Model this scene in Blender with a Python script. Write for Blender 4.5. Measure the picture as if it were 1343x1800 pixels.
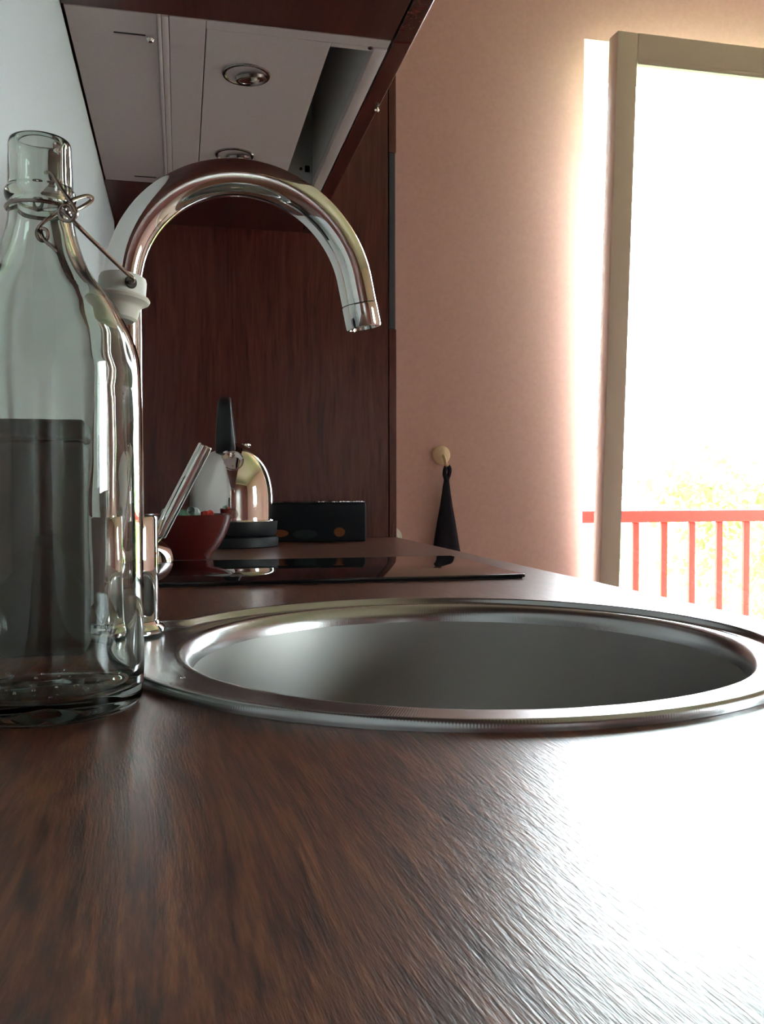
import bpy, bmesh, math, random
from mathutils import Vector, Matrix
S = bpy.context.scene
for o in list(bpy.data.objects): bpy.data.objects.remove(o)
C = S.collection
PI = math.pi
random.seed(7)

# ---------------------------------------------------------------- camera
# z = 0 is the worktop surface, X runs out from the tiled wall, Y runs along the worktop
cam_d = bpy.data.cameras.new('camera'); cam = bpy.data.objects.new('camera', cam_d); C.objects.link(cam)
YAW, PITCH, ROLL, FPX, HCAM = 0.22263, -0.02666, -0.0019, 1566.48, 0.10964
fw = Vector((math.sin(YAW)*math.cos(PITCH), math.cos(YAW)*math.cos(PITCH), math.sin(PITCH)))
rt = Vector((math.cos(YAW), -math.sin(YAW), 0)); up = rt.cross(fw)
rt, up = rt*math.cos(ROLL)+up*math.sin(ROLL), up*math.cos(ROLL)-rt*math.sin(ROLL)
m = Matrix((rt, up, -fw)).transposed().to_4x4(); m.translation = Vector((0, 0, HCAM))
cam.matrix_world = m
cam_d.sensor_fit = 'VERTICAL'; cam_d.sensor_height = 24.0; cam_d.lens = FPX*24.0/1800
cam_d.clip_start = 0.01; cam_d.clip_end = 500
S.camera = cam

# ---------------------------------------------------------------- world, sun, exposure
S.view_settings.view_transform = 'Standard'; S.view_settings.look = 'None'
S.view_settings.exposure = 0.10; S.view_settings.gamma = 1.0; S.view_settings.use_curve_mapping = False
SKY = 54.0
w = bpy.data.worlds.new('sky'); S.world = w; w.use_nodes = True
nt = w.node_tree; bg = nt.nodes['Background']
tc = nt.nodes.new('ShaderNodeTexCoord'); sx = nt.nodes.new('ShaderNodeSeparateXYZ'); rp = nt.nodes.new('ShaderNodeValToRGB')
nt.links.new(tc.outputs['Generated'], sx.inputs[0]); nt.links.new(sx.outputs['Z'], rp.inputs[0]); nt.links.new(rp.outputs[0], bg.inputs[0])
rp.color_ramp.elements[0].color = (0.92, 0.98, 1.0, 1); rp.color_ramp.elements[1].color = (0.66, 0.84, 1.0, 1)
bg.inputs[1].default_value = SKY
sd = bpy.data.lights.new('sun', 'SUN'); sun = bpy.data.objects.new('sun', sd); C.objects.link(sun)
sd.energy = 60; sd.angle = 0.02; sd.color = (1, 0.97, 0.92)
sun.rotation_euler = Vector((0.10, -0.68, -0.72)).to_track_quat('-Z', 'Y').to_euler()

# ---------------------------------------------------------------- materials
def mat(name, col, rough=.5, metal=0., spec=.5, **k):
    m = bpy.data.materials.new(name); m.use_nodes = True
    b = m.node_tree.nodes['Principled BSDF']
    b.inputs['Base Color'].default_value = (*col, 1); b.inputs['Roughness'].default_value = rough
    b.inputs['Metallic'].default_value = metal; b.inputs['Specular IOR Level'].default_value = spec
    for a, v in k.items(): b.inputs[a.replace('_', ' ')].default_value = v
    return m
def N(m, t, **k):
    n = m.node_tree.nodes.new(t)
    for a, v in k.items(): setattr(n, a, v)
    return n
def grained(name, dark, mid, light, axis, rough=.3, spec=.5, fine=140., bump=.12, swirl=.05, coat=0, wide=(1.6, .9), mixf=.42):
    """wood-print laminate: streaky grain along one axis, fine relief in the same direction"""
    m = mat(name, mid, rough, 0, spec); L = m.node_tree.links.new
    b = m.node_tree.nodes['Principled BSDF']; b.inputs['Coat Weight'].default_value = coat
    tc = N(m, 'ShaderNodeTexCoord')
    big = N(m, 'ShaderNodeTexNoise'); big.inputs['Scale'].default_value = 3.5; big.inputs['Detail'].default_value = 1
    mp0 = N(m, 'ShaderNodeMapping'); s0 = [wide[0]]*3; s0[axis] = wide[1]; mp0.inputs['Scale'].default_value = s0
    L(tc.outputs['Object'], mp0.inputs[0]); L(mp0.outputs[0], big.inputs['Vector'])
    sub = N(m, 'ShaderNodeVectorMath', operation='SUBTRACT'); sub.inputs[1].default_value = (.5, .5, .5); L(big.outputs['Color'], sub.inputs[0])
    sc = N(m, 'ShaderNodeVectorMath', operation='SCALE'); sc.inputs['Scale'].default_value = swirl; L(sub.outputs[0], sc.inputs[0])
    ad = N(m, 'ShaderNodeVectorMath', operation='ADD'); L(tc.outputs['Object'], ad.inputs[0]); L(sc.outputs[0], ad.inputs[1])
    def streak(f, along, det, ro):
        mp = N(m, 'ShaderNodeMapping'); s = [f, f, f]; s[axis] = along; mp.inputs['Scale'].default_value = s
        n = N(m, 'ShaderNodeTexNoise'); n.inputs['Scale'].default_value = 1; n.inputs['Detail'].default_value = det; n.inputs['Roughness'].default_value = ro
        L(ad.outputs[0], mp.inputs[0]); L(mp.outputs[0], n.inputs['Vector']); return n
    n1 = streak(fine, fine*.05, 4, .62); n2 = streak(fine*.28, fine*.02, 3, .6); n3 = streak(fine*2.2, fine*.22, 2, .6)
    mx = N(m, 'ShaderNodeMix', data_type='FLOAT'); mx.inputs[0].default_value = mixf; L(n1.outputs['Fac'], mx.inputs[2]); L(n2.outputs['Fac'], mx.inputs[3])
    r = N(m, 'ShaderNodeValToRGB'); e = r.color_ramp.elements
    e[0].position = .36; e[0].color = (*dark, 1); e[1].position = .66; e[1].color = (*light, 1)
    k = r.color_ramp.elements.new(.5); k.color = (*mid, 1)
    L(mx.outputs[0], r.inputs[0]); L(r.outputs[0], b.inputs['Base Color'])
    bm = N(m, 'ShaderNodeBump'); bm.inputs['Strength'].default_value = bump; bm.inputs['Distance'].default_value = .001
    mx2 = N(m, 'ShaderNodeMix', data_type='FLOAT'); mx2.inputs[0].default_value = .45; L(n1.outputs['Fac'], mx2.inputs[2]); L(n3.outputs['Fac'], mx2.inputs[3])
    L(mx2.outputs[0], bm.inputs['Height']); L(bm.outputs[0], b.inputs['Normal'])
    return m
def speckle(name, c1, c2, scale, rough=.7, bump=.1, dist=.001, spec=.3):
    m = mat(name, c1, rough, 0, spec); L = m.node_tree.links.new; b = m.node_tree.nodes['Principled BSDF']
    tc = N(m, 'ShaderNodeTexCoord'); n = N(m, 'ShaderNodeTexNoise'); n.inputs['Scale'].default_value = scale; n.inputs['Detail'].default_value = 4
    L(tc.outputs['Object'], n.inputs['Vector'])
    r = N(m, 'ShaderNodeValToRGB'); r.color_ramp.elements[0].color = (*c1, 1); r.color_ramp.elements[1].color = (*c2, 1)
    r.color_ramp.elements[0].position = .35; r.color_ramp.elements[1].position = .65
    L(n.outputs['Fac'], r.inputs[0]); L(r.outputs[0], b.inputs['Base Color'])
    bm = N(m, 'ShaderNodeBump'); bm.inputs['Strength'].default_value = bump; bm.inputs['Distance'].default_value = dist
    L(n.outputs['Fac'], bm.inputs['Height']); L(bm.outputs[0], b.inputs['Normal'])
    return m
def steel(name, col, rough, centre, rings=0., rays=0., bump=.05):
    """brushed steel: fine radial or ring-shaped brush marks about a centre"""
    m = mat(name, col, rough, 1.); L = m.node_tree.links.new; b = m.node_tree.nodes['Principled BSDF']
    tc = N(m, 'ShaderNodeTexCoord'); mp = N(m, 'ShaderNodeMapping'); mp.inputs['Location'].default_value = (-centre[0], -centre[1], 0)
    L(tc.outputs['Object'], mp.inputs[0])
    if rays:
        s = N(m, 'ShaderNodeSeparateXYZ'); L(mp.outputs[0], s.inputs[0])
        at = N(m, 'ShaderNodeMath', operation='ARCTAN2'); L(s.outputs['Y'], at.inputs[0]); L(s.outputs['X'], at.inputs[1])
        mu = N(m, 'ShaderNodeMath', operation='MULTIPLY'); mu.inputs[1].default_value = rays; L(at.outputs[0], mu.inputs[0])
        hh = N(m, 'ShaderNodeMath', operation='SINE'); L(mu.outputs[0], hh.inputs[0]); out = hh.outputs[0]
    else:
        n = N(m, 'ShaderNodeTexNoise'); n.inputs['Scale'].default_value = 60; n.inputs['Detail'].default_value = 5
        L(mp.outputs[0], n.inputs['Vector']); out = n.outputs['Fac']
    bm = N(m, 'ShaderNodeBump'); bm.inputs['Strength'].default_value = bump; bm.inputs['Distance'].default_value = .0004
    L(out, bm.inputs['Height']); L(bm.outputs[0], b.inputs['Normal'])
    return m
def glass(name, col, rough=0., wav=0., scale=30):
    m = mat(name, col, rough, 0, .5); b = m.node_tree.nodes['Principled BSDF']; L = m.node_tree.links.new
    b.inputs['Transmission Weight'].default_value = 1; b.inputs['IOR'].default_value = 1.5
    if wav:
        tc = N(m, 'ShaderNodeTexCoord'); n = N(m, 'ShaderNodeTexNoise'); n.inputs['Scale'].default_value = scale; n.inputs['Detail'].default_value = 1.5
        mp = N(m, 'ShaderNodeMapping'); mp.inputs['Scale'].default_value = (1, 1, .45); L(tc.outputs['Object'], mp.inputs[0]); L(mp.outputs[0], n.inputs['Vector'])
        bm = N(m, 'ShaderNodeBump'); bm.inputs['Strength'].default_value = wav; bm.inputs['Distance'].default_value = .004
        L(n.outputs['Fac'], bm.inputs['Height']); L(bm.outputs[0], b.inputs['Normal'])
    return m
def pane_glass(name):
    m = bpy.data.materials.new(name); m.use_nodes = True; t = m.node_tree; t.nodes.remove(t.nodes['Principled BSDF'])
    tr = t.nodes.new('ShaderNodeBsdfTransparent'); gl = t.nodes.new('ShaderNodeBsdfGlossy'); gl.inputs['Roughness'].default_value = 0
    tr.inputs[0].default_value = (.95, .98, .96, 1)
    fr = t.nodes.new('ShaderNodeFresnel'); fr.inputs[0].default_value = 1.5; mx = t.nodes.new('ShaderNodeMixShader')
    t.links.new(fr.outputs[0], mx.inputs[0]); t.links.new(tr.outputs[0], mx.inputs[1]); t.links.new(gl.outputs[0], mx.inputs[2])
    t.links.new(mx.outputs[0], t.nodes['Material Output'].inputs[0]); return m
def leafy(name, col):
    m = bpy.data.materials.new(name); m.use_nodes = True; t = m.node_tree; t.nodes.remove(t.nodes['Principled BSDF'])
    d = t.nodes.new('ShaderNodeBsdfDiffuse'); tl = t.nodes.new('ShaderNodeBsdfTranslucent'); mx = t.nodes.new('ShaderNodeMixShader')
    d.inputs[0].default_value = (*col, 1); tl.inputs[0].default_value = (*col, 1); mx.inputs[0].default_value = .5
    t.links.new(d.outputs[0], mx.inputs[1]); t.links.new(tl.outputs[0], mx.inputs[2]); t.links.new(mx.outputs[0], t.nodes['Material Output'].inputs[0]); return m

M = dict(
 counter=grained('worktop_laminate', (.016, .0052, .0042), (.076, .0250, .0145), (.165, .064, .030), 1, rough=.30, spec=.5, fine=430, bump=.24, swirl=.12, wide=(1.1, .55), mixf=.33),
 wood_x=grained('cabinet_wood_x', (.030, .0075, .0065), (.056, .0135, .0105), (.080, .0215, .0165), 0, rough=.3, fine=180, bump=.05),
 wood_y=grained('cabinet_wood_y', (.030, .0075, .0065), (.056, .0135, .0105), (.080, .0215, .0165), 1, rough=.3, fine=180, bump=.05),
 wood_z=grained('cabinet_wood_z', (.030, .0075, .0065), (.056, .0135, .0105), (.080, .0215, .0165), 2, rough=.22, spec=.36, fine=180, bump=.03),
 wall=speckle('cream_wall', (.62, .40, .355), (.66, .43, .385), 90, .85, .12, .0008),
 white_wall=speckle('white_ceiling', (.44, .36, .29), (.47, .39, .31), 60, .9, .05),
 floor=grained('floor_boards', (.27, .19, .14), (.36, .26, .20), (.44, .33, .25), 1, rough=.35, fine=60, bump=.03),
 panel=mat('white_panel', (.52, .55, .57), .32),
 dark_gap=mat('dark_gap', (.012, .008, .008), .6),
 recess_shade=mat('finger_recess_shade', (.016, .012, .016), .45),
 hood=speckle('hood_enamel', (.47, .395, .395), (.50, .425, .425), 400, .42, .02, .0002, .4),
 hood_steel=mat('hood_steel', (.50, .50, .50), .45),
 chrome=mat('chrome', (.90, .90, .91), .035, 1.),
 chrome_dark=mat('dark_chrome', (.16, .135, .13), .22, 1.),
 kettle=mat('kettle_steel', (.88, .86, .84), .03, 1.),
 wire=mat('bail_wire', (.30, .24, .21), .22, 1.),
 black=mat('black_plastic', (.006, .0065, .008), .38, 0, .3),
 black_matt=mat('black_matt', (.007, .008, .010), .5, 0, .18),
 box_black=mat('box_black', (.0035, .0038, .006), .7, 0, .15),
 ceran=mat('black_ceramic_glass', (.004, .004, .005), .03, 0, .5),
 bowl=mat('red_glaze', (.066, .0075, .0065), .25),
 stopper=speckle('stopper_plastic', (.60, .58, .53), (.63, .61, .56), 60, .38, .02),
 gasket=mat('gasket_rubber', (.58, .53, .45), .5),
 bottle=glass('bottle_glass', (.93, .985, .96), 0., .22, 26),
 water=glass('water', (1, 1, 1)),
 canister=grained('dark_grey_tin', (.001, .0018, .002), (.003, .005, .0056), (.011, .013, .013), 2, rough=.6, spec=.15, fine=90, bump=.04),
 cream_hook=mat('cream_hook', (.78, .62, .42), .35),
 hook_grey=mat('hook_peg', (.5, .45, .4), .35),
 towel=speckle('dark_towel', (.012, .012, .020), (.022, .022, .034), 500, .95, .4, .001, .1),
 white_fit=mat('white_fitting', (.85, .85, .82), .35),
 door=mat('door_paint', (.82, .72, .67), .5),
 pane=pane_glass('window_glass'),
 red=mat('red_railing', (.21, .0095, .006), .6, 0, .15),
 concrete=speckle('balcony_concrete', (.5, .48, .45), (.58, .56, .52), 20, .9, .1),
 grass=speckle('lawn', (.10, .20, .05), (.16, .28, .07), 2, .95, .1),
 leaf=leafy('leaf', (.13, .30, .05)), bark=speckle('bark', (.12, .08, .05), (.2, .14, .09), 30, .9, .4, .01),
 orange=mat('orange_print', (.10, .030, .007), .6, 0, .2), teal=mat('teal_print', (.006, .010, .011), .6, 0, .2),
 candy_g=mat('green_wrapper', (.10, .22, .14), .25), candy_w=mat('white_wrapper', (.22, .27, .24), .3), candy_r=mat('red_wrapper', (.45, .05, .04), .25),
 bulb=mat('lamp_reflector', (.75, .66, .50), .12, 1.), bulb_glass=glass('lamp_lens', (1, .97, .88), .05),
)
M['sink'] = steel('sink_flange_steel', (.44, .44, .455), .24, (.1839, .5944), rays=900, bump=.035)
M['sink_bowl'] = steel('sink_bowl_steel', (.34, .33, .32), .52, (.1839, .5944), bump=.10)

# ---------------------------------------------------------------- helpers
def obj(name, bm, m, parent=None, smooth=30, world=None):
    bmesh.ops.recalc_face_normals(bm, faces=bm.faces)
    me = bpy.data.meshes.new(name); bm.to_mesh(me); bm.free()
    for p in me.polygons: p.use_smooth = bool(smooth)
    if smooth: me.set_sharp_from_angle(angle=math.radians(smooth))
    for q in (m if isinstance(m, (list, tuple)) else [m]): me.materials.append(q)
    o = bpy.data.objects.new(name, me); C.objects.link(o)
    if parent is not None:
        o.parent = parent; o.matrix_parent_inverse = parent.matrix_world.inverted()
    return o
def tag(o, label, cat, group=None):
    o['label'] = label; o['category'] = cat
    if group: o['group'] = group
    return o
def thing(name, label, cat, loc, group=None):
    o = bpy.data.objects.new(name, None); o.empty_display_size = .05; o.location = loc; C.objects.link(o)
    o.matrix_world = Matrix.Translation(loc)
    return tag(o, label, cat, group)
def struct(o): o['kind'] = 'structure'; return o
def stuff(o): o['kind'] = 'stuff'; return o
def box(x0, x1, y0, y1, z0, z1, bev=0., seg=2, bm=None):
    bm2 = bmesh.new()
    bmesh.ops.create_cube(bm2, size=1)
    for v in bm2.verts: v.co = Vector(((x0+x1)/2+v.co.x*(x1-x0), (y0+y1)/2+v.co.y*(y1-y0), (z0+z1)/2+v.co.z*(z1-z0)))
    if bev: bmesh.ops.bevel(bm2, geom=list(bm2.edges), offset=bev, segments=seg, affect='EDGES', profile=.5)
    if bm is None: return bm2
    return merge(bm, bm2)
def merge(bm, b2):
    vs = {v: bm.verts.new(v.co) for v in b2.verts}
    for f in b2.faces: bm.faces.new([vs[v] for v in f.verts])
    b2.free(); return bm
def lathe(prof, n=64, loc=(0, 0, 0), rot=None, bm=None):
    """prof: list of (r, z); closes on the axis where r = 0"""
    bm = bm or bmesh.new(); rings = []
    R = rot or Matrix.Identity(3); L = Vector(loc)
    for r, z in prof:
        if r < 1e-7: rings.append([bm.verts.new(L+R@Vector((0, 0, z)))])
        else: rings.append([bm.verts.new(L+R@Vector((r*math.cos(2*PI*i/n), r*math.sin(2*PI*i/n), z))) for i in range(n)])
    for a, b in zip(rings, rings[1:]):
        if len(a) == 1 and len(b) == 1: continue
        for i in range(n):
            j = (i+1) % n
            if len(a) == 1: bm.faces.new((a[0], b[i], b[j]))
            elif len(b) == 1: bm.faces.new((a[i], a[j], b[0]))
            else: bm.faces.new((a[i], a[j], b[j], b[i]))
    return bm
def spline(pts, k=8, closed=False):
    P = [Vector(p) for p in pts]; n = len(P); out = []
    for i in range(n if closed else n-1):
        g = (lambda j: P[j % n]) if closed else (lambda j: P[max(0, min(n-1, j))])
        a, b, c, d = g(i-1), g(i), g(i+1), g(i+2)
        for t in range(k):
            t /= k
            out.append(.5*((2*b)+(c-a)*t+(2*a-5*b+4*c-d)*t*t+(3*b-a-3*c+d)*t**3))
    if not closed: out.append(P[-1])
    return out
def tube(pts, r, n=12, closed=False, bm=None, prof=None):
    """sweep a circle (or a list of 2-D points) along a path; r a number or one per point"""
    bm = bm or bmesh.new(); P = [Vector(p) for p in pts]; m_ = len(P)
    rs = r if isinstance(r, (list, tuple)) else [r]*m_
    tn = []
    for i in range(m_):
        a = P[(i-1) % m_] if closed else P[max(0, i-1)]; b = P[(i+1) % m_] if closed else P[min(m_-1, i+1)]
        tn.append((b-a).normalized())
    ref = Vector((0, 0, 1)) if abs(tn[0].z) < .9 else Vector((0, 1, 0))
    u = tn[0].cross(ref).normalized(); rings = []
    for i in range(m_):
        u = (u-tn[i]*u.dot(tn[i])).normalized(); v = tn[i].cross(u)
        pr = prof or [(math.cos(2*PI*k/n), math.sin(2*PI*k/n)) for k in range(n)]
        rings.append([bm.verts.new(P[i]+(u*a+v*b)*rs[i]) for a, b in pr])
    q = len(rings[0])
    for i in range(m_ if closed else m_-1):
        a, b = rings[i], rings[(i+1) % m_]
        for k in range(q): bm.faces.new((a[k], a[(k+1) % q], b[(k+1) % q], b[k]))
    if not closed: bm.faces.new(rings[0]); bm.faces.new(rings[-1][::-1])
    return bm
def ring(c, R, r, n=48, k=8, rot=None, bm=None):
    q = rot or Matrix.Identity(3)
    return tube([Vector(c)+q@Vector((R*math.cos(2*PI*i/n), R*math.sin(2*PI*i/n), 0)) for i in range(n)], r, k, True, bm)
def rotto(d): return Vector(d).to_track_quat('Z', 'Y').to_matrix()

# ---------------------------------------------------------------- room
FL, CE, YW, XW = -.90, 1.75, 2.45, -.1287
struct(obj('floor', box(-.35, 3.6, -2.7, 2.7, FL-.1, FL), M['floor'], smooth=0))
struct(obj('ceiling', box(-.35, 3.6, -2.7, 2.7, CE, CE+.1), M['white_wall'], smooth=0))
struct(obj('wall_left', box(-.35, XW-.0065, -2.7, 2.7, FL, CE), M['wall'], smooth=0))
WY0, WY1, WZ0, WZ1 = -.75, .05, .02, 1.10
bm = box(3.4, 3.6, -2.7, WY0, FL, CE); box(3.4, 3.6, WY1, 2.7, FL, CE, bm=bm); box(3.4, 3.6, WY0, WY1, FL, WZ0, bm=bm); box(3.4, 3.6, WY0, WY1, WZ1, CE, bm=bm)
struct(obj('wall_right', bm, M['wall'], smooth=0))
wn = struct(obj('added_window', box(3.47, 3.53, WY0, WY0+.05, WZ0, WZ1, .003), M['white_fit'], smooth=0))  # out of view; added to light the splashback and give reflections
for q_ in ((WY1-.05, WY1, WZ0, WZ1), (WY0+.05, WY1-.05, WZ0, WZ0+.05), (WY0+.05, WY1-.05, WZ1-.05, WZ1)): obj('added_window_frame', box(3.47, 3.53, *q_, .003), M['white_fit'], wn, smooth=0)
obj('pane', box(3.495, 3.501, WY0+.048, WY1-.048, WZ0+.048, WZ1-.048), M['pane'], wn, smooth=0)
struct(obj('wall_back', box(-.35, 3.6, -2.7, -2.5, FL, CE), M['wall'], smooth=0))
DX0, DX1, DZ = 1.165, 2.67, 1.425
bm = box(XW-.0065, DX0, YW, YW+.25, FL, CE); box(DX1, 3.4, YW, YW+.25, FL, CE, bm=bm); box(DX0, DX1, YW, YW+.25, DZ, CE, bm=bm)
struct(obj('wall_far', bm, M['wall'], smooth=0))
struct(obj('baseboard_right', box(3.388, 3.4, -2.5, YW, FL, FL+.08, .002), M['white_fit'], smooth=0))

# balcony door leaf, tilted into the room from its bottom edge
LX0, LX1, LZ0, LZ1 = 1.181, 2.655, -.885, 1.372
TILT = math.atan2(.0914, 1.527)
leaf = struct(obj('door_1', box(LX0, LX0+.062, -.055, 0, 0, LZ1-LZ0, .004), M['door']))     # left stile carries the rest
lh = LZ1-LZ0
for nm, b in (('door_stile', (LX1-.064, LX1, -.055, 0, 0, lh)), ('door_rail', (LX0+.062, LX1-.064, -.055, 0, lh-.080, lh)), ('door_rail', (LX0+.062, LX1-.064, -.055, 0, 0, .11)),
              ('glazing_bead', (LX0+.062, LX1-.064, -.060, -.055, lh-.086, lh-.074))):
    obj(nm, box(*b, .004 if nm != 'glazing_bead' else .001), M['door'], leaf)
obj('pane', box(LX0+.058, LX1-.060, -.032, -.024, .10, lh-.07), M['pane'], leaf, smooth=0)
hb = tube(spline([(LX1-.03, -.055, .98), (LX1-.03, -.10, .98), (LX1-.032, -.105, .94), (LX1-.032, -.105, .86)]), .009, 10)
obj('door_handle', hb, M['chrome_dark'], leaf)
leaf.location = (0, 2.463, LZ0); leaf.rotation_euler = (TILT, 0, 0)
struct(obj('trim_1', box(DX0, DX1, YW+.02, YW+.20, FL, FL+.015, .003), M['concrete'], smooth=0))

# ---------------------------------------------------------------- worktop with the sink cut-out
SC = Vector((.1839, .5944, 0)); RO = .2247
FB = Vector((-.0405, .6885, 0))                       # tap position
XF, YA, YD = .4713, -1.0, 1.938
bm = bmesh.new()
def loop(pts):
    vs = [bm.verts.new(p) for p in pts]; return [bm.edges.new((vs[i], vs[(i+1) % len(vs)])) for i in range(len(vs))]
e1 = loop([(XW, YA, 0), (XF, YA, 0), (XF, YD, 0), (XW, YD, 0)])
SH = Vector((.1960, .6055, 0))
e2 = loop([SH+Vector((.2020*math.cos(2*PI*i/96), .2020*math.sin(2*PI*i/96), 0)) for i in range(96)])
bmesh.ops.triangle_fill(bm, use_beauty=True, use_dissolve=False, edges=e1+e2)
for f in list(bm.faces):
    c = f.calc_center_median()
    if (c-SH).length < .19: bm.faces.remove(f)
g = bmesh.ops.extrude_face_region(bm, geom=list(bm.faces))
for v in g['geom']:
    if isinstance(v, bmesh.types.BMVert): v.co.z -= .038
wt = thing('worktop', 'dark brown wood-grain laminate worktop running along the white splashback', 'worktop', (.17, .5, -.038))
obj('worktop_board', bm, M['counter'], wt, smooth=20)
obj('edge_band', box(XF, XF+.0015, YA, YD, -.038, -.0004), M['counter'], wt, smooth=0)
bc = thing('base_cabinet', 'low wood base cabinet carrying the worktop and the sink', 'cabinet', (.17, .5, FL))
bm = box(XW, XF-.02, YA, YA+.018, FL+.1, -.038); box(XW, XF-.02, YD-.018, YD-.001, FL+.1, -.038, bm=bm); box(XW, XF-.02, YA+.018, YD-.018, FL+.1, FL+.118, bm=bm); box(XW, XW+.01, YA+.018, YD-.018, FL+.118, -.038, bm=bm)
obj('carcass', bm, M['wood_z'], bc, smooth=0)
obj('plinth', box(XW+.05, XF-.07, YA, YD-.001, FL, FL+.1), M['wood_y'], bc, smooth=0)
for i in range(5):
    y0 = YA+(YD-YA)/5*i
    d = obj('door', box(XF-.019, XF, y0+.0015, y0+(YD-YA)/5-.0025, FL+.102, -.042, .001), M['wood_z'], bc, smooth=0)
    obj('handle', tube(spline([(XF, y0+.20, -.10), (XF+.022, y0+.20, -.10), (XF+.024, y0+.30, -.10), (XF+.024, y0+.38, -.10), (XF, y0+.38, -.10)], 6), .004, 8), M['chrome'], d)

# ---------------------------------------------------------------- splashback, cupboards, hood, tall cabinet
ZU = .664
sb = obj('splashback', box(XW-.006, XW, YA, YD, 0.0005, ZU-.003, .0008, 1), M['panel'], smooth=0)
tag(sb, 'smooth white splashback panel on the wall behind the bottle and tap', 'splashback')

def wall_unit(name, label, y0, y1, doors, z1=1.36):
    t = thing(name, label, 'cabinet', (.08, (y0+y1)/2, ZU))
    xd = .2625
    obj('carcass', box(XW, xd-.0022, y0+.0006, y1-.0006, ZU, z1, .0006, 1), M['wood_y'], t, smooth=0)
    n = len(doors)
    for a, b in doors:
        obj('door', box(xd, .2859, a+.0012, b-.0012, ZU-.001, z1, .0008, 1), M['wood_z'], t, smooth=0)
    return t
wall_unit('wall_cabinet', 'dark wood wall cabinet nearest the camera, its underside along the top edge', .2888, 1.0886, [(.2888, .6888), (.6888, 1.0886)])
wall_unit('wall_cabinet', 'added unseen dark wood wall cabinet of three doors over the bare near end of the worktop', -.9995, .2884, [(-.9995, -.57), (-.57, -.1406), (-.1406, .2884)])  # out of view; added to darken reflections in the sink rim and tap
# cabinet round the hood: open below, the hood fills it
HY0, HY1, HX1 = 1.0888, 1.6835, .2596
hc = thing('hood_cabinet', 'dark wood wall cabinet around the cooker hood, small chrome knob on its lower edge', 'cabinet', (.08, 1.386, ZU))
bm = box(XW, .2603, HY0, HY0+.0006, ZU+.002, 1.36); box(XW, .2603, HY1-.0006, HY1, ZU+.002, 1.36, bm=bm); box(XW, .2603, HY0+.0006, HY1-.0006, 1.345, 1.36, bm=bm)
obj('carcass', bm, M['wood_z'], hc, smooth=0)
d = obj('door', box(.2625, .2859, HY0+.0012, HY1-.0012, ZU-.001, 1.36, .0008, 1), M['wood_z'], hc, smooth=0)
obj('knob', lathe([(0, -.0055), (.0022, -.005), (.0034, -.003), (.0034, -.001), (.002, 0), (.002, .0015), (0, .0015)], 16, (.2826, 1.278, ZU-.0025)), M['chrome'], d)
wall_unit('filler_cabinet', 'narrow dark wood wall cabinet between the cooker hood and the tall cabinet', HY1+.0002, YD-.0005, [(HY1+.0002, YD-.0005)])

ho = thing('cooker_hood', 'pale grey built-in cooker hood with two round spotlights, set under the wall cabinets', 'hood', (.06, 1.386, ZU))
A, B_ = HY0+.0012, HY1-.0012
SX0, SX1, SY0, SY1 = .1877, .2425, 1.1203, 1.6498                       # opening of the pull-out slot
bm = box(XW+.0025, -.0225, A, B_, ZU, ZU+.010, .0006, 1)
obj('rear_plate', bm, M['hood'], ho, smooth=0)
bm = box(-.0222, -.0178, A, B_, ZU-.003, ZU+.008, .0012, 2); obj('ledge', bm, M['hood'], ho)
bm = box(-.0172, -.0092, A, B_, ZU-.0012, ZU+.008, .001, 2); obj('ledge', bm, M['hood'], ho)
obj('centre_plate', box(-.0085, .0345, A, B_, ZU, ZU+.010, .0006, 1), M['hood'], ho, smooth=0)
obj('filter_plate', box(.0357, SX0, A+.020, B_-.030, ZU, ZU+.010, .0006, 1), M['hood'], ho, smooth=0)
for q_ in ((.0348, HX1, A, A+.0195), (SX0+.0003, HX1-.0175, A+.0198, SY0), (.0348, SX0, B_-.0295, B_), (SX0+.0003, HX1-.0175, SY1, B_)):
    obj('rim', box(*q_, ZU, ZU+.010, .0003, 1), M['hood'], ho, smooth=0)
obj('front_lip', box(SX1, HX1, A+.0198, B_, ZU-.002, ZU+.014, .0012, 2), M['hood'], ho)
bm = bmesh.new(); T = .20
box(SX1+.0002, SX1+.003, SY0, SY1, ZU+.0145, ZU+T, bm=bm); box(SX0-.003, SX0, SY0, SY1, ZU+.0105, ZU+T, bm=bm)
box(SX0, SX1, SY1+.0003, SY1+.003, ZU+.0105, ZU+T, bm=bm); box(SX0, SX1, SY0-.003, SY0-.0003, ZU+.0105, ZU+T, bm=bm); box(SX0-.003, SX1+.003, SY0-.003, SY1+.003, ZU+T, ZU+T+.003, bm=bm)
obj('slot_channel', bm, M['hood_steel'], ho, smooth=0)
obj('slot_switch', box(.2285, .2375, SY1-.004, SY1-.0003, ZU+.028, ZU+.040, .001, 1), M['black'], ho, smooth=0)
obj('screw', lathe([(0, -.002), (.0026, -.0015), (.003, 0), (0, 0)], 16, (.2215, SY1-.0005, ZU+.034), rotto((0, 1, 0))), M['chrome_dark'], ho)
obj('screw', lathe([(0, -.0016), (.003, -.001), (.0036, 0), (0, 0)], 16, (.2500-.012, 1.1125, ZU)), M['chrome_dark'], ho)
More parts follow.
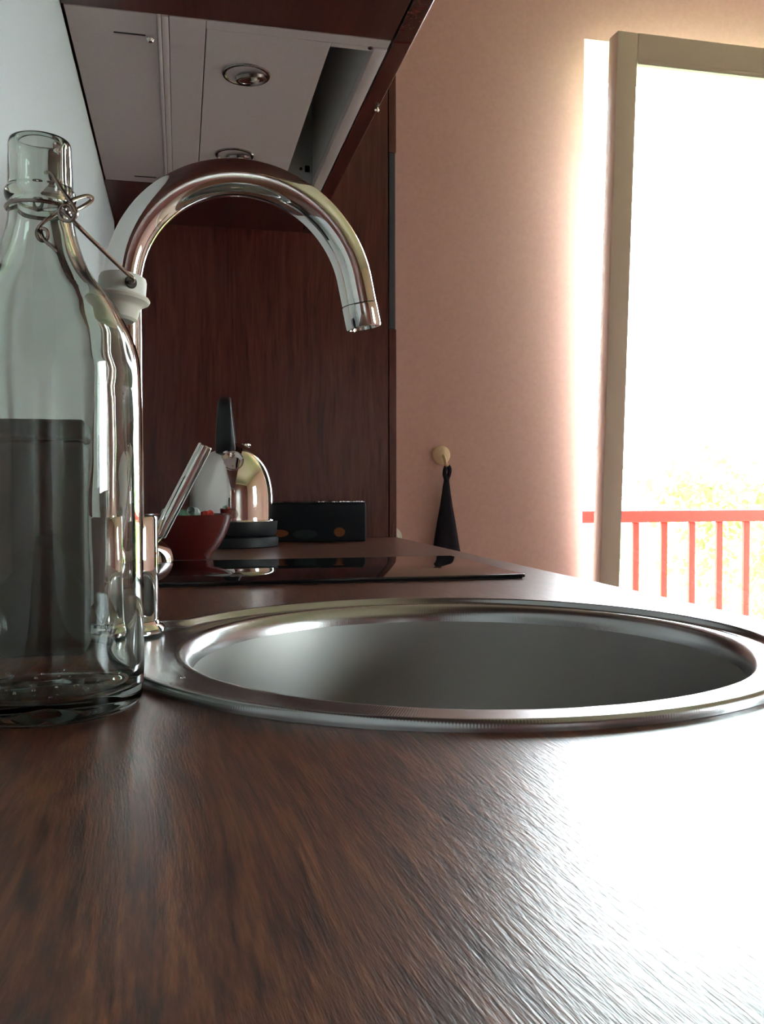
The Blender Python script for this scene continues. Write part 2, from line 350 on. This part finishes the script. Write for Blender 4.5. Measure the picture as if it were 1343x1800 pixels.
for (cx, cy) in ((.0908, 1.2195), (.0925, 1.515)):
    lr = obj('spotlight', lathe([(.0262, 0), (.0285, -.0022), (.0312, -.0018), (.0322, 0), (.0262, 0)], 40, (cx, cy, ZU)), M['chrome_dark'], ho)
    obj('lamp_disc', lathe([(0, -.0006), (.025, -.0006), (.0268, -.001), (.0268, .0004), (0, .0004)], 40, (cx, cy, ZU)), M['hood'], lr)
    tl = Matrix.Rotation(.16, 3, 'X')@Matrix.Rotation(-.10, 3, 'Y')
    obj('eyeball_ring', lathe([(.0168, -.0005), (.0178, -.0042), (.0206, -.0042), (.0218, -.0005), (.0168, -.0005)], 36, (cx+.0068, cy+.0055, ZU-.0006), tl), M['chrome_dark'], lr)
    obj('reflector', lathe([(.0172, -.003), (.012, -.0014), (.006, -.0010), (0, -.0008)], 36, (cx+.0068, cy+.0055, ZU-.0010), tl), M['bulb'], lr)
    obj('bulb', lathe([(0, -.0045), (.003, -.004), (.0046, -.002), (.004, -.001), (0, -.001)], 20, (cx+.0105, cy+.004, ZU-.0010), tl), M['stopper'], lr)
for (xa, xb, cy) in ((-.0745, -.037, 1.1408), (-.0745, -.037, 1.652)):
    la = obj('latch_slot', box(xa, xb, cy-.0012, cy+.0012, ZU-.0011, ZU-.0001, .0003, 1), M['dark_gap'], ho, smooth=0)
    obj('latch_knob', lathe([(0, -.008), (.003, -.0075), (.0048, -.0045), (.004, -.0015), (.0025, 0), (0, 0)], 20, (xb+.0055, cy, ZU-.0002)), M['chrome'], la)

tc_ = thing('tall_cabinet', 'tall dark wood cabinet closing the far end of the worktop', 'cabinet', (.17, 2.19, FL))
XD = XF-.0175
Y1 = YW-.003
obj('side_panel', box(XW, XD, YD, YD+.019, FL+.1, 1.36, .0006, 1), M['wood_z'], tc_, smooth=0)
obj('carcass', box(XW, XD, YD+.0195, Y1, FL+.1, 1.36), M['wood_z'], tc_, smooth=0)
obj('plinth', box(XW, XD-.05, YD, Y1, FL, FL+.0995), M['wood_y'], tc_, smooth=0)
obj('door', box(XD+.002, XF+.001, YD+.0005, Y1-.002, FL+.102, .4635, .0008, 1), M['wood_z'], tc_, smooth=0)
obj('door', box(XD+.002, XF+.001, YD+.014, Y1-.002, .4645, .852, .0008, 1), M['wood_z'], tc_, smooth=0)
obj('finger_recess_fill', box(XD+.003, XF-.0005, YD+.002, YD+.0135, .4645, .852, .0005, 1), M['recess_shade'], tc_, smooth=0)  # solid dark fill; shade of the recessed finger pull is in its colour
obj('door', box(XD+.002, XF+.001, YD+.0005, Y1-.002, .853, 1.36, .0008, 1), M['wood_z'], tc_, smooth=0)

t2 = thing('tall_cabinet', 'added unseen tall dark wood cabinet closing the near end of the worktop behind the camera', 'cabinet', (.17, -1.3, FL))  # behind the view; added as a dark reflection for the chrome
obj('carcass', box(XW, XF-.02, -1.6, YA-.001, FL+.1, 1.36, .001, 1), M['wood_z'], t2, smooth=0)
obj('plinth', box(XW, XF-.07, -1.6, YA-.001, FL, FL+.0995), M['wood_y'], t2, smooth=0)
obj('door', box(XF-.0195, XF, -1.598, YA-.003, FL+.102, 1.36, .001, 1), M['wood_z'], t2, smooth=0)
wd = thing('backdrop', 'added unseen tall dark wood wardrobe along the wall behind the camera', 'backdrop', (1.6, -2.2, FL))  # out of view; added so chrome and steel reflect dark wood
obj('carcass', box(.5, 2.9, -2.49, -1.90, FL+.08, 1.40, .003, 1), M['wood_z'], wd, smooth=0)
obj('plinth', box(.55, 2.85, -2.49, -1.95, FL, FL+.0795), M['wood_x'], wd, smooth=0)
for i in range(4): obj('door', box(.503+.6*i, 1.097+.6*i, -1.8995, -1.88, FL+.085, 1.395, .001, 1), M['wood_z'], wd, smooth=0)

# ---------------------------------------------------------------- sink
sk = thing('sink', 'round inset stainless steel sink with a brushed flange, sunk in the worktop', 'sink', (SC.x, SC.y, 0))
SI = Vector((.1960, .6055, 0)); RI = .1990
NT = 240
lob = Vector((FB.x, FB.y, 0))-SC; RL = .034
def rout(t):
    d = Vector((math.cos(t), math.sin(t), 0)); r = RO
    b = d.dot(lob); q = b*b-lob.length_squared+RL*RL
    if q > 0: r = max(r, b+math.sqrt(q))
    return r
rs = [rout(2*PI*i/NT) for i in range(NT)]
for _ in range(4): rs = [(rs[i-1]+2*rs[i]+rs[(i+1) % NT])/4 if abs(rs[i]-RO) > 1e-6 or abs(rs[i-1]-rs[(i+1) % NT]) > 1e-6 else rs[i] for i in range(NT)]
def rin(t):
    d = Vector((math.cos(t), math.sin(t), 0)); o = SI-SC; b = d.dot(o)
    return b+math.sqrt(b*b-o.length_squared+RI*RI)
ks = [max(.2, min(1., (rs[i]-rin(2*PI*i/NT)-.003)/.017)) for i in range(NT)]
lip = [(0, 0.0002), (.0001, .0016), (.0002, .0032), (.0007, .0047), (.0020, .0057), (.0040, .0060), (.0054, .0057), (.0066, .0049), (.0078, .0036), (.0090, .0021), (.0102, .0011), (.0116, .0007), (.013, .0006)]
bm = bmesh.new(); rows = []
for s, z in lip: rows.append([(rs[i]-s*ks[i], z) for i in range(NT)])
for f in (.33, .66): rows.append([((rs[i]-.013*ks[i])*(1-f)+(rin(2*PI*i/NT)+.004*ks[i])*f, .0007) for i in range(NT)])
for s, z in ((.004, .0008), (.002, .0010), (-.001, .0007), (-.004, -.0010), (-.0066, -.0036), (-.0083, -.0068), (-.0092, -.0102), (-.0098, -.014)):
    rows.append([(rin(2*PI*i/NT)+(s*ks[i] if s > 0 else s), z) for i in range(NT)])
V = [[bm.verts.new((SC.x+r*math.cos(2*PI*i/NT), SC.y+r*math.sin(2*PI*i/NT), z)) for i, (r, z) in enumerate(row)] for row in rows]
for a, b in zip(V, V[1:]):
    for i in range(NT): bm.faces.new((a[i], a[(i+1) % NT], b[(i+1) % NT], b[i]))
obj('flange', bm, M['sink'], sk, smooth=60)
R0 = RI-.0098
bp = [(R0, -.0138), (R0-.004, -.05), (R0-.010, -.10), (R0-.020, -.135), (R0-.040, -.155), (R0-.07, -.163), (.045, -.166), (.041, -.169), (0, -.170)]
obj('bowl', lathe(bp, 120, SI), M['sink_bowl'], sk, smooth=60)
obj('drain', lathe([(0, -.1655), (.02, -.1650), (.030, -.1660), (.036, -.1672), (.038, -.1685), (0, -.1685)], 48, SI), M['chrome'], sk)

# ---------------------------------------------------------------- mixer tap
fa = thing('tap', 'tall chrome swan-neck mixer tap standing behind the sink beside the bottle', 'tap', (FB.x, FB.y, .003))
def fl(p): return lathe(p, 64, (FB.x, FB.y, 0))
obj('foot', fl([(0, .0028), (.0275, .0028), (.0285, .004), (.0285, .0062), (.0270, .0085), (.0252, .0098), (.0245, .0118), (0, .0118)]), M['chrome'], fa)
obj('body', fl([(0, .0122), (.0238, .0122), (.0242, .0130), (.0242, .0880), (.0236, .0892), (.0150, .0896), (0, .0896)]), M['chrome'], fa)
dirp = Vector((.995, .10, 0)).normalized()
RA, ZC = .0905, .2575
path = [FB+Vector((0, 0, z)) for z in (.088, .12, .16, .20, .23, .248)]
cc = FB+dirp*RA
for i in range(0, 49):
    a = PI-(PI*.945)*i/48
    path.append(Vector((cc.x, cc.y, ZC))+dirp*(RA*math.cos(a))+Vector((0, 0, RA*math.sin(a))))
td = (path[-1]-path[-2]).normalized(); path += [path[-1]+td*.007, path[-1]+td*.015]
tip_d = (path[-1]-path[-2]).normalized(); e = path[-1]
bm = tube(path+[e+tip_d*.0012], .0140, 40)
sp = obj('spout', bm, M['chrome'], fa, smooth=40)
obj('aerator', lathe([(0, 0), (.0138, 0), (.0142, .0006), (.0142, .0175), (.0136, .0186), (.0115, .0186), (.0110, .0150), (0, .0150)], 48, e+tip_d*.0018, rotto(tip_d)), M['chrome'], sp)
hd = Vector((.42, .91, 0)).normalized(); hz = Vector((FB.x, FB.y, .0535))
obj('hub', lathe([(0, .018), (.0150, .018), (.0165, .020), (.0165, .040), (.0155, .0425), (.011, .0435), (.010, .0425), (0, .0425)], 48, hz+Vector((.003, 0, 0)), rotto(hd)), M['chrome'], fa)
l0 = Vector((-.0165, .7190, .0730)); l1 = Vector((.0197, .7190, .1435)); ld = (l1-l0).normalized()
q = [(.0058*math.copysign(abs(math.cos(t))**.6, math.cos(t)), .0056*math.copysign(abs(math.sin(t))**.6, math.sin(t))) for t in [2*PI*k/28 for k in range(28)]]
lv = obj('lever', tube([l0, l0+ld*.0008, l1-ld*.0008, l1], [.93, 1, 1, .93], prof=q), M['chrome'], fa, smooth=25)
obj('lever_stem', tube([hz+hd*.030+Vector((.0, 0, .010)), l0+ld*.002], .0042, 16), M['chrome'], lv)

# ---------------------------------------------------------------- swing-top bottle
BX, BY = -.0664, .4725
bo = thing('swing_top_bottle', 'empty clear glass swing-top bottle at the left, standing open on the worktop', 'bottle', (BX, BY, 0))
out = [(.0120, .0012), (.0400, .0006), (.0440, .0008), (.0462, .0030), (.0468, .0070), (.0475, .014), (.0477, .03), (.0477, .08), (.0477, .12), (.0477, .150), (.0475, .160), (.0470, .1715), (.0460, .178), (.0440, .1845), (.0396, .1945), (.0342, .2040), (.0288, .2105), (.0250, .2155), (.0214, .2222), (.0188, .2290), (.0166, .2370), (.0156, .2440), (.0152, .2480), (.0150, .2505), (.0162, .2520), (.0169, .2540), (.0168, .2562), (.0158, .2580), (.0154, .2600), (.0152, .2700), (.0149, .2750), (.0148, .2790), (.0142, .2812), (.0131, .2820)]
inn = [(.0118, .2812), (.0108, .2790), (.0106, .275), (.0107, .255), (.0112, .2445), (.0125, .2370), (.0148, .2290), (.0175, .2222), (.0212, .2155), (.0251, .2105), (.0306, .2040), (.0361, .1945), (.0406, .1845), (.0440, .1715), (.0441, .160), (.0443, .150), (.0443, .08), (.0443, .03), (.0439, .018), (.042, .0125), (.036, .0100), (.020, .0105), (0, .0120)]
def smooth_prof(P, k=4): return [(max(0, q.x), q.y) for q in spline([(a, b, 0) for a, b in P], k)]
pf = [(0, .0045), (.006, .0036)] + smooth_prof(out, 3) + smooth_prof(inn, 3)
obj('bottle_glass', lathe(pf, 128, (BX, BY, 0)), M['bottle'], bo, smooth=70)
bm = ring((BX, BY, .2478), .0160, .0010, 48, 8)
obj('wire_collar', bm, M['wire'], bo)
arm = [(-.0562, .4595, .2456), (-.0535, .4547, .2427), (-.0494, .4547, .2387), (-.0441, .4585, .2341), (-.0347, .4747, .2279), (-.0267, .4892, .2229), (-.0240, .4926, .2214), (-.0236, .4956, .2203), (-.0255, .4992, .2203)]
obj('bail_arm', tube(spline(arm, 6), .0011, 10), M['wire'], bo)
upw = [(-.0628, .4635, .2629), (-.0606, .4589, .2620), (-.0577, .4561, .2589), (-.0534, .4550, .2520), (-.0492, .4539, .2460), (-.0475, .4535, .2416), (-.0503, .4539, .2384), (-.0541, .4548, .2389), (-.0558, .4563, .2425), (-.0543, .4571, .2461), (-.0512, .4574, .2464), (-.0496, .4569, .2431)]
obj('pivot_wire', tube(spline(upw, 6), .00095, 10), M['wire'], bo)
lfw = [(-.0539, .4580, .2464), (-.0506, .4666, .2521), (-.0458, .4780, .2580), (-.0432, .4836, .2593), (-.0435, .4837, .2576), (-.0464, .4780, .2531), (-.0501, .4664, .2467), (-.0524, .4586, .2434)]
obj('bail_loop', tube(spline(lfw, 6), .0011, 10), M['wire'], bo)
eye = [(-.0560, .4584, .2442), (-.0591, .4580, .2412), (-.0621, .4566, .2384), (-.0646, .4560, .2354), (-.0660, .4562, .2321), (-.0649, .4559, .2288), (-.0628, .4554, .2280), (-.0609, .4550, .2302), (-.0614, .4553, .2334), (-.0636, .4558, .2343), (-.0641, .4558, .2321), (-.0617, .4531, .2277), (-.0583, .4502, .2245), (-.0554, .4474, .2212)]
obj('closing_loop', tube(spline(eye, 6), .0009, 10), M['wire'], bo)
obj('far_pivot', ring((BX-.004, BY+.0165, .2550), .0028, .0009, 20, 6, Matrix.Rotation(PI/2, 3, 'X')), M['wire'], bo)
tilt = Matrix.Rotation(.10, 3, 'Y')@Matrix.Rotation(-.06, 3, 'X')
SP = Vector((-.0308, .5124, .2144))
st = obj('stopper', lathe([(0, .0128), (.0105, .0125), (.0122, .0116), (.0128, .0098), (.0130, .0020), (.0132, .0010), (0, .0010)], 48, SP, tilt), M['stopper'], bo)
obj('stopper_hole', lathe([(0, -.0003), (.0030, -.0003), (.0034, .0004), (.0030, .0010), (0, .0010)], 20, SP+tilt@Vector((.0050, -.0118, .0062)), rotto(tilt@Vector((.42, -.91, 0)))), M['dark_gap'], st)
obj('gasket', lathe([(0, .0010), (.0148, .0010), (.0156, -.0002), (.0150, -.0016), (.0118, -.0036), (.0108, -.0050), (.0095, -.0112), (.0080, -.0126), (0, -.0130)], 48, SP, tilt), M['gasket'], st)
bm = bmesh.new()
for i in range(46):
    a = random.uniform(0, 2*PI); r = .040*math.sqrt(random.random()); s = random.uniform(.0005, .0013)
    lathe([(0, s*.8), (s*.6, s*.62), (s, 0), (0, 0)], 8, (BX+r*math.cos(a), BY+r*math.sin(a), .0116), bm=bm)
stuff(obj('inside_droplets', bm, M['water'], bo))

# droplets on the flange next to the bottle
for k, (x, y, s, lab) in enumerate(((-.0110, .5070, .0024, 'largest water droplet on the steel sink flange by the bottle'), (-.0062, .5035, .0016, 'small water droplet right of the largest one on the sink flange'), (.0005, .5205, .0015, 'small water droplet farthest back on the sink flange'))):
    z = .0011
    tag(obj('water_droplet', lathe([(0, s*.55), (s*.45, s*.48), (s*.85, s*.22), (s, 0), (0, 0)], 20, (x, y, z)), M['water']), lab, 'droplet', 'water droplets on the sink flange')

# dark tin between bottle and wall
cn = thing('storage_canister', 'dark grey upright box-shaped tin seen through the clear bottle, against the splashback', 'canister', (-.09, .618, 0))
obj('tin_body', box(-.1265, -.056, .585, .652, .0004, .140, .004, 3), M['canister'], cn)
obj('lid', box(-.1275, -.055, .584, .653, .1405, .153, .003, 3), M['canister'], cn)

# ---------------------------------------------------------------- hob, bowl, kettle, box
hb_ = thing('hob', 'flat black glass two-zone hob set in the worktop in front of the kettle', 'hob', (.16, 1.163, 0))
obj('glass_top', box(-.105, .407, 1.0116, 1.3141, .0016, .0058, .0015, 3), M['ceran'], hb_)
obj('seal', box(-.102, .404, 1.0146, 1.3111, .0001, .0018), M['black'], hb_, smooth=0)

BW = Vector((.0120, 1.4300, 0))
bw = thing('bowl', 'small glossy dark red bowl holding wrapped sweets, behind the tap lever', 'bowl', BW)
pr = [(0, .0045), (.026, .0040), (.030, .0005), (.0335, .0005), (.036, .005), (.046, .017), (.0565, .034), (.0635, .052), (.0676, .067), (.0684, .0685), (.0670, .0692), (.0652, .068), (.061, .052), (.053, .034), (.041, .018), (.028, .0095), (0, .0085)]
obj('bowl_shell', lathe(smooth_prof(pr, 3), 80, BW), M['bowl'], bw, smooth=60)
cand = (((-.006, -.024, .069), 'candy_g', 'green wrapped sweet at the front of the red bowl', .3), ((.010, -.020, .072), 'candy_w', 'white wrapped sweet on top in the red bowl', 1.2), ((.024, -.010, .066), 'candy_r', 'red wrapped sweet on the right in the red bowl', 2.2), ((-.024, -.004, .068), 'candy_w', 'white wrapped sweet on the left in the red bowl', -.5), ((.0, .012, .058), 'candy_g', 'green wrapped sweet at the back of the red bowl', .9), ((-.004, -.004, .042), 'candy_r', 'red wrapped sweet lying under the others in the red bowl', 0.2))
for (p, mm, lab, a) in cand:
    R_ = Matrix.Rotation(a, 3, 'Z')@Matrix.Rotation(PI/2+.25, 3, 'Y')
    s = thing('wrapped_sweet', lab, 'sweet', BW+Vector(p), 'wrapped sweets in the red bowl')
    obj('sweet', lathe([(0, -.010), (.004, -.0095), (.0078, -.006), (.0085, 0), (.0078, .006), (.004, .0095), (0, .010)], 14, BW+Vector(p), R_), M[mm], s)
    for sg in (-1, 1):
        obj('twist', lathe([(.0012, sg*.0092), (.0035, sg*.0125), (.0068, sg*.0170), (.0060, sg*.0172), (.0010, sg*.0100)], 10, BW+Vector(p), R_), M[mm], s, smooth=0)

KC = Vector((.0957, 1.711, 0))
ke = thing('kettle', 'domed polished steel electric kettle with a black arched handle, beside the red bowl', 'kettle', KC)
obj('power_base', lathe([(0, .0004), (.0850, .0004), (.0872, .002), (.0872, .014), (.0855, .0185), (.081, .0205), (0, .0205)], 80, KC), M['black_matt'], ke)
obj('black_band', lathe([(0, .0225), (.0815, .0225), (.0838, .026), (.0856, .046), (.0852, .0485), (0, .0485)], 80, KC), M['black_matt'], ke)
dome = [(0, .0488), (.0825, .0488), (.0834, .0500), (.0830, .0515), (.0818, .0525), (.0818, .075), (.0814, .097), (.0795, .116), (.0750, .136), (.0680, .154), (.0580, .1695), (.0460, .1815), (.0320, .1900), (.0165, .1948), (0, .1962)]
obj('dome', lathe(smooth_prof(dome, 4)[3:], 96, KC), M['kettle'], ke, smooth=60)
vd = Vector((-.085, -.9964, 0)).normalized()            # the spout points back along the worktop, towards the tap
sp_r = rotto((vd+Vector((.03, 0, .42))).normalized())
so_ = KC+vd*.050+Vector((.004, 0, .1535))
obj('spout', lathe([(.013, -.012), (.0165, .004), (.0172, .012), (.0190, .0165), (.0193, .0185), (.0172, .0188), (.0150, .0120), (.0130, .002), (0, .001)], 48, so_, sp_r), M['kettle'], ke)
hp = []
for (a, z) in ((.040, .176), (.047, .190), (.052, .210), (.051, .235), (.042, .258), (.022, .272), (-.004, .2775), (-.032, .272), (-.054, .256), (-.066, .232), (-.070, .205), (-.067, .178), (-.060, .158)):
    hp.append(KC+vd*a+Vector((-.010 - .02*(z-.176), 0, z)))
qp = [(.0165*math.copysign(abs(math.cos(t))**.7, math.cos(t)), .0085*math.copysign(abs(math.sin(t))**.7, math.sin(t))) for t in [2*PI*k/24 for k in range(24)]]
hs = spline(hp, 6); n = len(hs)
def hr(i):
    z = hs[i].z; return 1.10-.42*max(0, (z-.19))/.0875
obj('handle', tube(hs, [hr(i) for i in range(n)], prof=[(a, b) for a, b in qp]), M['black'], ke, smooth=50)
obj('handle_mount', lathe([(0, -.006), (.012, -.004), (.0125, .004), (.010, .008), (0, .008)], 24, KC+vd*.040+Vector((-.008, 0, .176))), M['kettle'], ke)
obj('lid_knob', lathe([(0, 0), (.010, 0), (.010, .003), (.007, .005), (0, .006)], 24, KC+Vector((.026, -.006, .1905))), M['kettle'], ke)

# black box against the tall cabinet
bxr = Matrix.Rotation(-.120, 3, 'Z'); bo0 = Vector((.284, 1.852, 0))
sbx = thing('storage_box', 'low black box with a speckled glossy rim, right of the kettle by the tall cabinet', 'box', bo0)
def place(bm):
    for v in bm.verts: v.co = bo0+bxr@v.co
    return bm
obj('box_body', place(box(-.097, .095, -.047, .020, .0004, .0795, .004, 3)), M['box_black'], sbx)
obj('lid', place(box(-.0965, .0945, -.0465, .0195, .080, .0815, .0005, 1)), M['black'], sbx, smooth=0)
bm = bmesh.new()
for i in range(150):
    x = random.uniform(-.094, .092); y = random.uniform(-.045, .018); s = random.uniform(.0009, .0024)
    lathe([(0, s*.8), (s*.7, s*.55), (s, 0), (0, 0)], 6, (x, y, .0815), bm=bm)
stuff(obj('rim_specks', place(bm), M['chrome_dark'], sbx))
def oval(cx, cz, a, b, mm):
    o_ = bmesh.new(); vs = [o_.verts.new((cx+a*math.cos(2*PI*k/28), -.0474, cz+b*math.sin(2*PI*k/28))) for k in range(28)]
    f = o_.faces.new(vs); g = bmesh.ops.extrude_face_region(o_, geom=[f])
    for v in g['geom']:
        if isinstance(v, bmesh.types.BMVert): v.co.y -= .0006
    obj('front_spot', place(o_), M[mm], sbx, smooth=0)
oval(-.084, .018, .020, .0078, 'orange'); oval(-.030, .016, .026, .009, 'teal'); oval(.040, .020, .0115, .0095, 'orange')

# ---------------------------------------------------------------- hook, towel, fitting on the far wall
HK = Vector((.7275, YW, .204))
hk = thing('wall_hook', 'round cream hook on the far wall carrying the dark towel', 'hook', HK)
Rh = rotto((0, -1, 0))
obj('hook_plate', lathe([(0, 0), (.0262, 0), (.0268, .003), (.0245, .0085), (.018, .0115), (0, .0125)], 48, HK, Rh), M['cream_hook'], hk)
obj('peg', tube(spline([HK+Vector((.004, -.010, -.002)), HK+Vector((.005, -.022, -.010)), HK+Vector((.006, -.030, -.026)), HK+Vector((.006, -.034, -.034)), HK+Vector((.006, -.043, -.028))], 6), .0048, 12), M['cream_hook'], hk)
tw = thing('kitchen_towel', 'dark navy towel hanging in a point from the round wall hook', 'towel', HK+Vector((.006, -.03, -.04)))
def cloth(rows, k=28):
    bm = bmesh.new(); rr = []
    for (cx, z, hw, th) in rows:
        ringv = []
        for i in range(k):
            t = 2*PI*i/k; fold = 1+.28*math.sin(5*t+z*9)*min(1, hw/.02)*.6
            ringv.append(bm.verts.new((cx+hw*math.cos(t), YW-.030+th*math.sin(t)*fold, z)))
        rr.append(ringv)
    for a, b in zip(rr, rr[1:]):
        for i in range(k): bm.faces.new((a[i], a[(i+1) % k], b[(i+1) % k], b[i]))
    bm.faces.new(rr[0]); bm.faces.new(rr[-1][::-1]); return bm
tr = [(.7355, .134, .0080, .006), (.7350, .126, .0085, .006), (.7345, .115, .0105, .008), (.7345, .095, .0130, .009), (.7345, .06, .0185, .011), (.7345, .02, .0260, .013), (.7345, -.02, .0330, .014), (.7350, -.06, .0392, .016), (.7360, -.11, .048, .018), (.737, -.17, .058, .019), (.738, -.24, .066, .019), (.739, -.242, .060, .016)]
bm = cloth(tr)
obj('towel_cloth', bm, M['towel'], tw, smooth=60)
lp = [(.7335, .170), (.7285, .160), (.7275, .148), (.7320, .136), (.7350, .130), (.7385, .138), (.7425, .152), (.7420, .164), (.7375, .171)]
obj('hanging_loop', tube(spline([(x, YW-.034-.004*math.sin(i), z) for i, (x, z) in enumerate(lp)], 5, True), .0062, 10, True), M['towel'], tw)
wf = thing('wall_fitting', 'small white rounded fitting low on the far wall just past the tall cabinet', 'fitting', (.581, YW, -.030))
obj('fitting_plate', lathe([(0, 0), (.030, 0), (.031, .003), (.029, .006), (0, .0065)], 40, (.581, YW, -.030), Rh), M['white_fit'], wf)
obj('fitting_dome', lathe([(.021, .0062), (.0205, .014), (.016, .021), (.008, .0245), (0, .0255)], 40, (.581, YW, -.030), Rh), M['white_fit'], wf)

# ---------------------------------------------------------------- outside: balcony, railing, garden
bm = box(-6, 8, YW+.27, YW+.32, CE+.1, 8); box(-6, -.36, YW+.02, YW+.27, -4, CE+.1, bm=bm); box(3.6, 8, YW+.27, YW+.32, -4, CE+.1, bm=bm)
struct(obj('sky_block_wall', bm, M['concrete'], smooth=0))  # unseen house front, added to keep sky light off the railing
struct(obj('balcony_slab', box(-.6, 5.4, 2.71, 3.72, FL-.18, FL-.02), M['concrete'], smooth=0))
struct(obj('ground', box(-40, 60, 4.2, 90, -4.2, -4.0), M['grass'], smooth=0))
RY = 3.6
rl = thing('balcony_railing', 'red wooden balcony railing with upright bars outside the glass door', 'railing', (2.4, RY, FL-.02))
obj('top_rail', box(-.55, 5.35, RY-.035, RY+.035, -.044, .0096, .006, 2), M['red'], rl)
obj('bottom_rail', box(-.55, 5.35, RY-.02, RY+.02, FL+.06, FL+.10, .004, 1), M['red'], rl)
bmesh_b = box(-.0150, .0150, -.011, .011, FL+.1003, -.0443, .003, 1)
b0 = obj('baluster', bmesh_b, M['red'], rl)
x0 = 1.966; k = 0
for i in range(-17, 25):
    x = x0+.1385*i
    if i == -17: b0.location = (b0.location.x+x, b0.location.y+RY, b0.location.z); continue
    c = b0.copy(); C.objects.link(c); c.parent = rl; c.matrix_parent_inverse = b0.matrix_parent_inverse.copy(); c.location = (x, RY, 0)
for x in (-.52, 5.32): obj('post', box(x-.025, x+.025, RY-.025, RY+.025, FL-.02, -.0443, .003, 1), M['red'], rl)

def tree(x, y, zg, h, r, nleaf, label, seed):
    rd = random.Random(seed)
    t = thing('tree', label, 'tree', (x, y, zg))
    top = zg+h
    pts = [(x+rd.uniform(-.1, .1)*q, y+rd.uniform(-.1, .1)*q, zg+h*.9*q) for q in (0, .2, .4, .6, .8, 1)]
    obj('trunk', tube(spline(pts, 4), [.13*(1-.85*i/20) for i in range(21)], 10), M['bark'], t)
    bb = bmesh.new(); tips = []
    for i in range(26):
        q = rd.uniform(.35, .95); a = rd.uniform(0, 2*PI); L_ = r*(1.15-q*.6)
        s = Vector((x, y, zg+h*.9*q)); e_ = s+Vector((math.cos(a)*L_, math.sin(a)*L_, L_*rd.uniform(.2, .7)))
        mid = (s+e_)/2+Vector((0, 0, .1*L_)); tube(spline([s, mid, e_], 3), [.03, .027, .024, .02, .015, .010, .006], 6, bm=bb); tips += [mid, e_, (mid+e_)/2]
    stuff(obj('branches', bb, M['bark'], t))
    lb = bmesh.new()
    for i in range(nleaf):
        c = rd.choice(tips)+Vector((rd.gauss(0, 1), rd.gauss(0, 1), rd.gauss(0, .8)))*(r*.20)
        n_ = Vector((rd.gauss(0, 1), rd.gauss(0, 1), rd.gauss(0, 1)+.6)).normalized(); u = n_.orthogonal().normalized(); v = n_.cross(u); s = rd.uniform(.05, .10)
        lb.faces.new([lb.verts.new(c+u*s), lb.verts.new(c+v*s*.45+n_*.01), lb.verts.new(c-u*s), lb.verts.new(c-v*s*.45+n_*.01)])
    stuff(obj('foliage', lb, M['leaf'], t, smooth=0))
tree(6.9, 9.8, -4.0, 4.9, 1.5, 2600, 'pale leafy tree beyond the balcony railing at the right edge', 3)
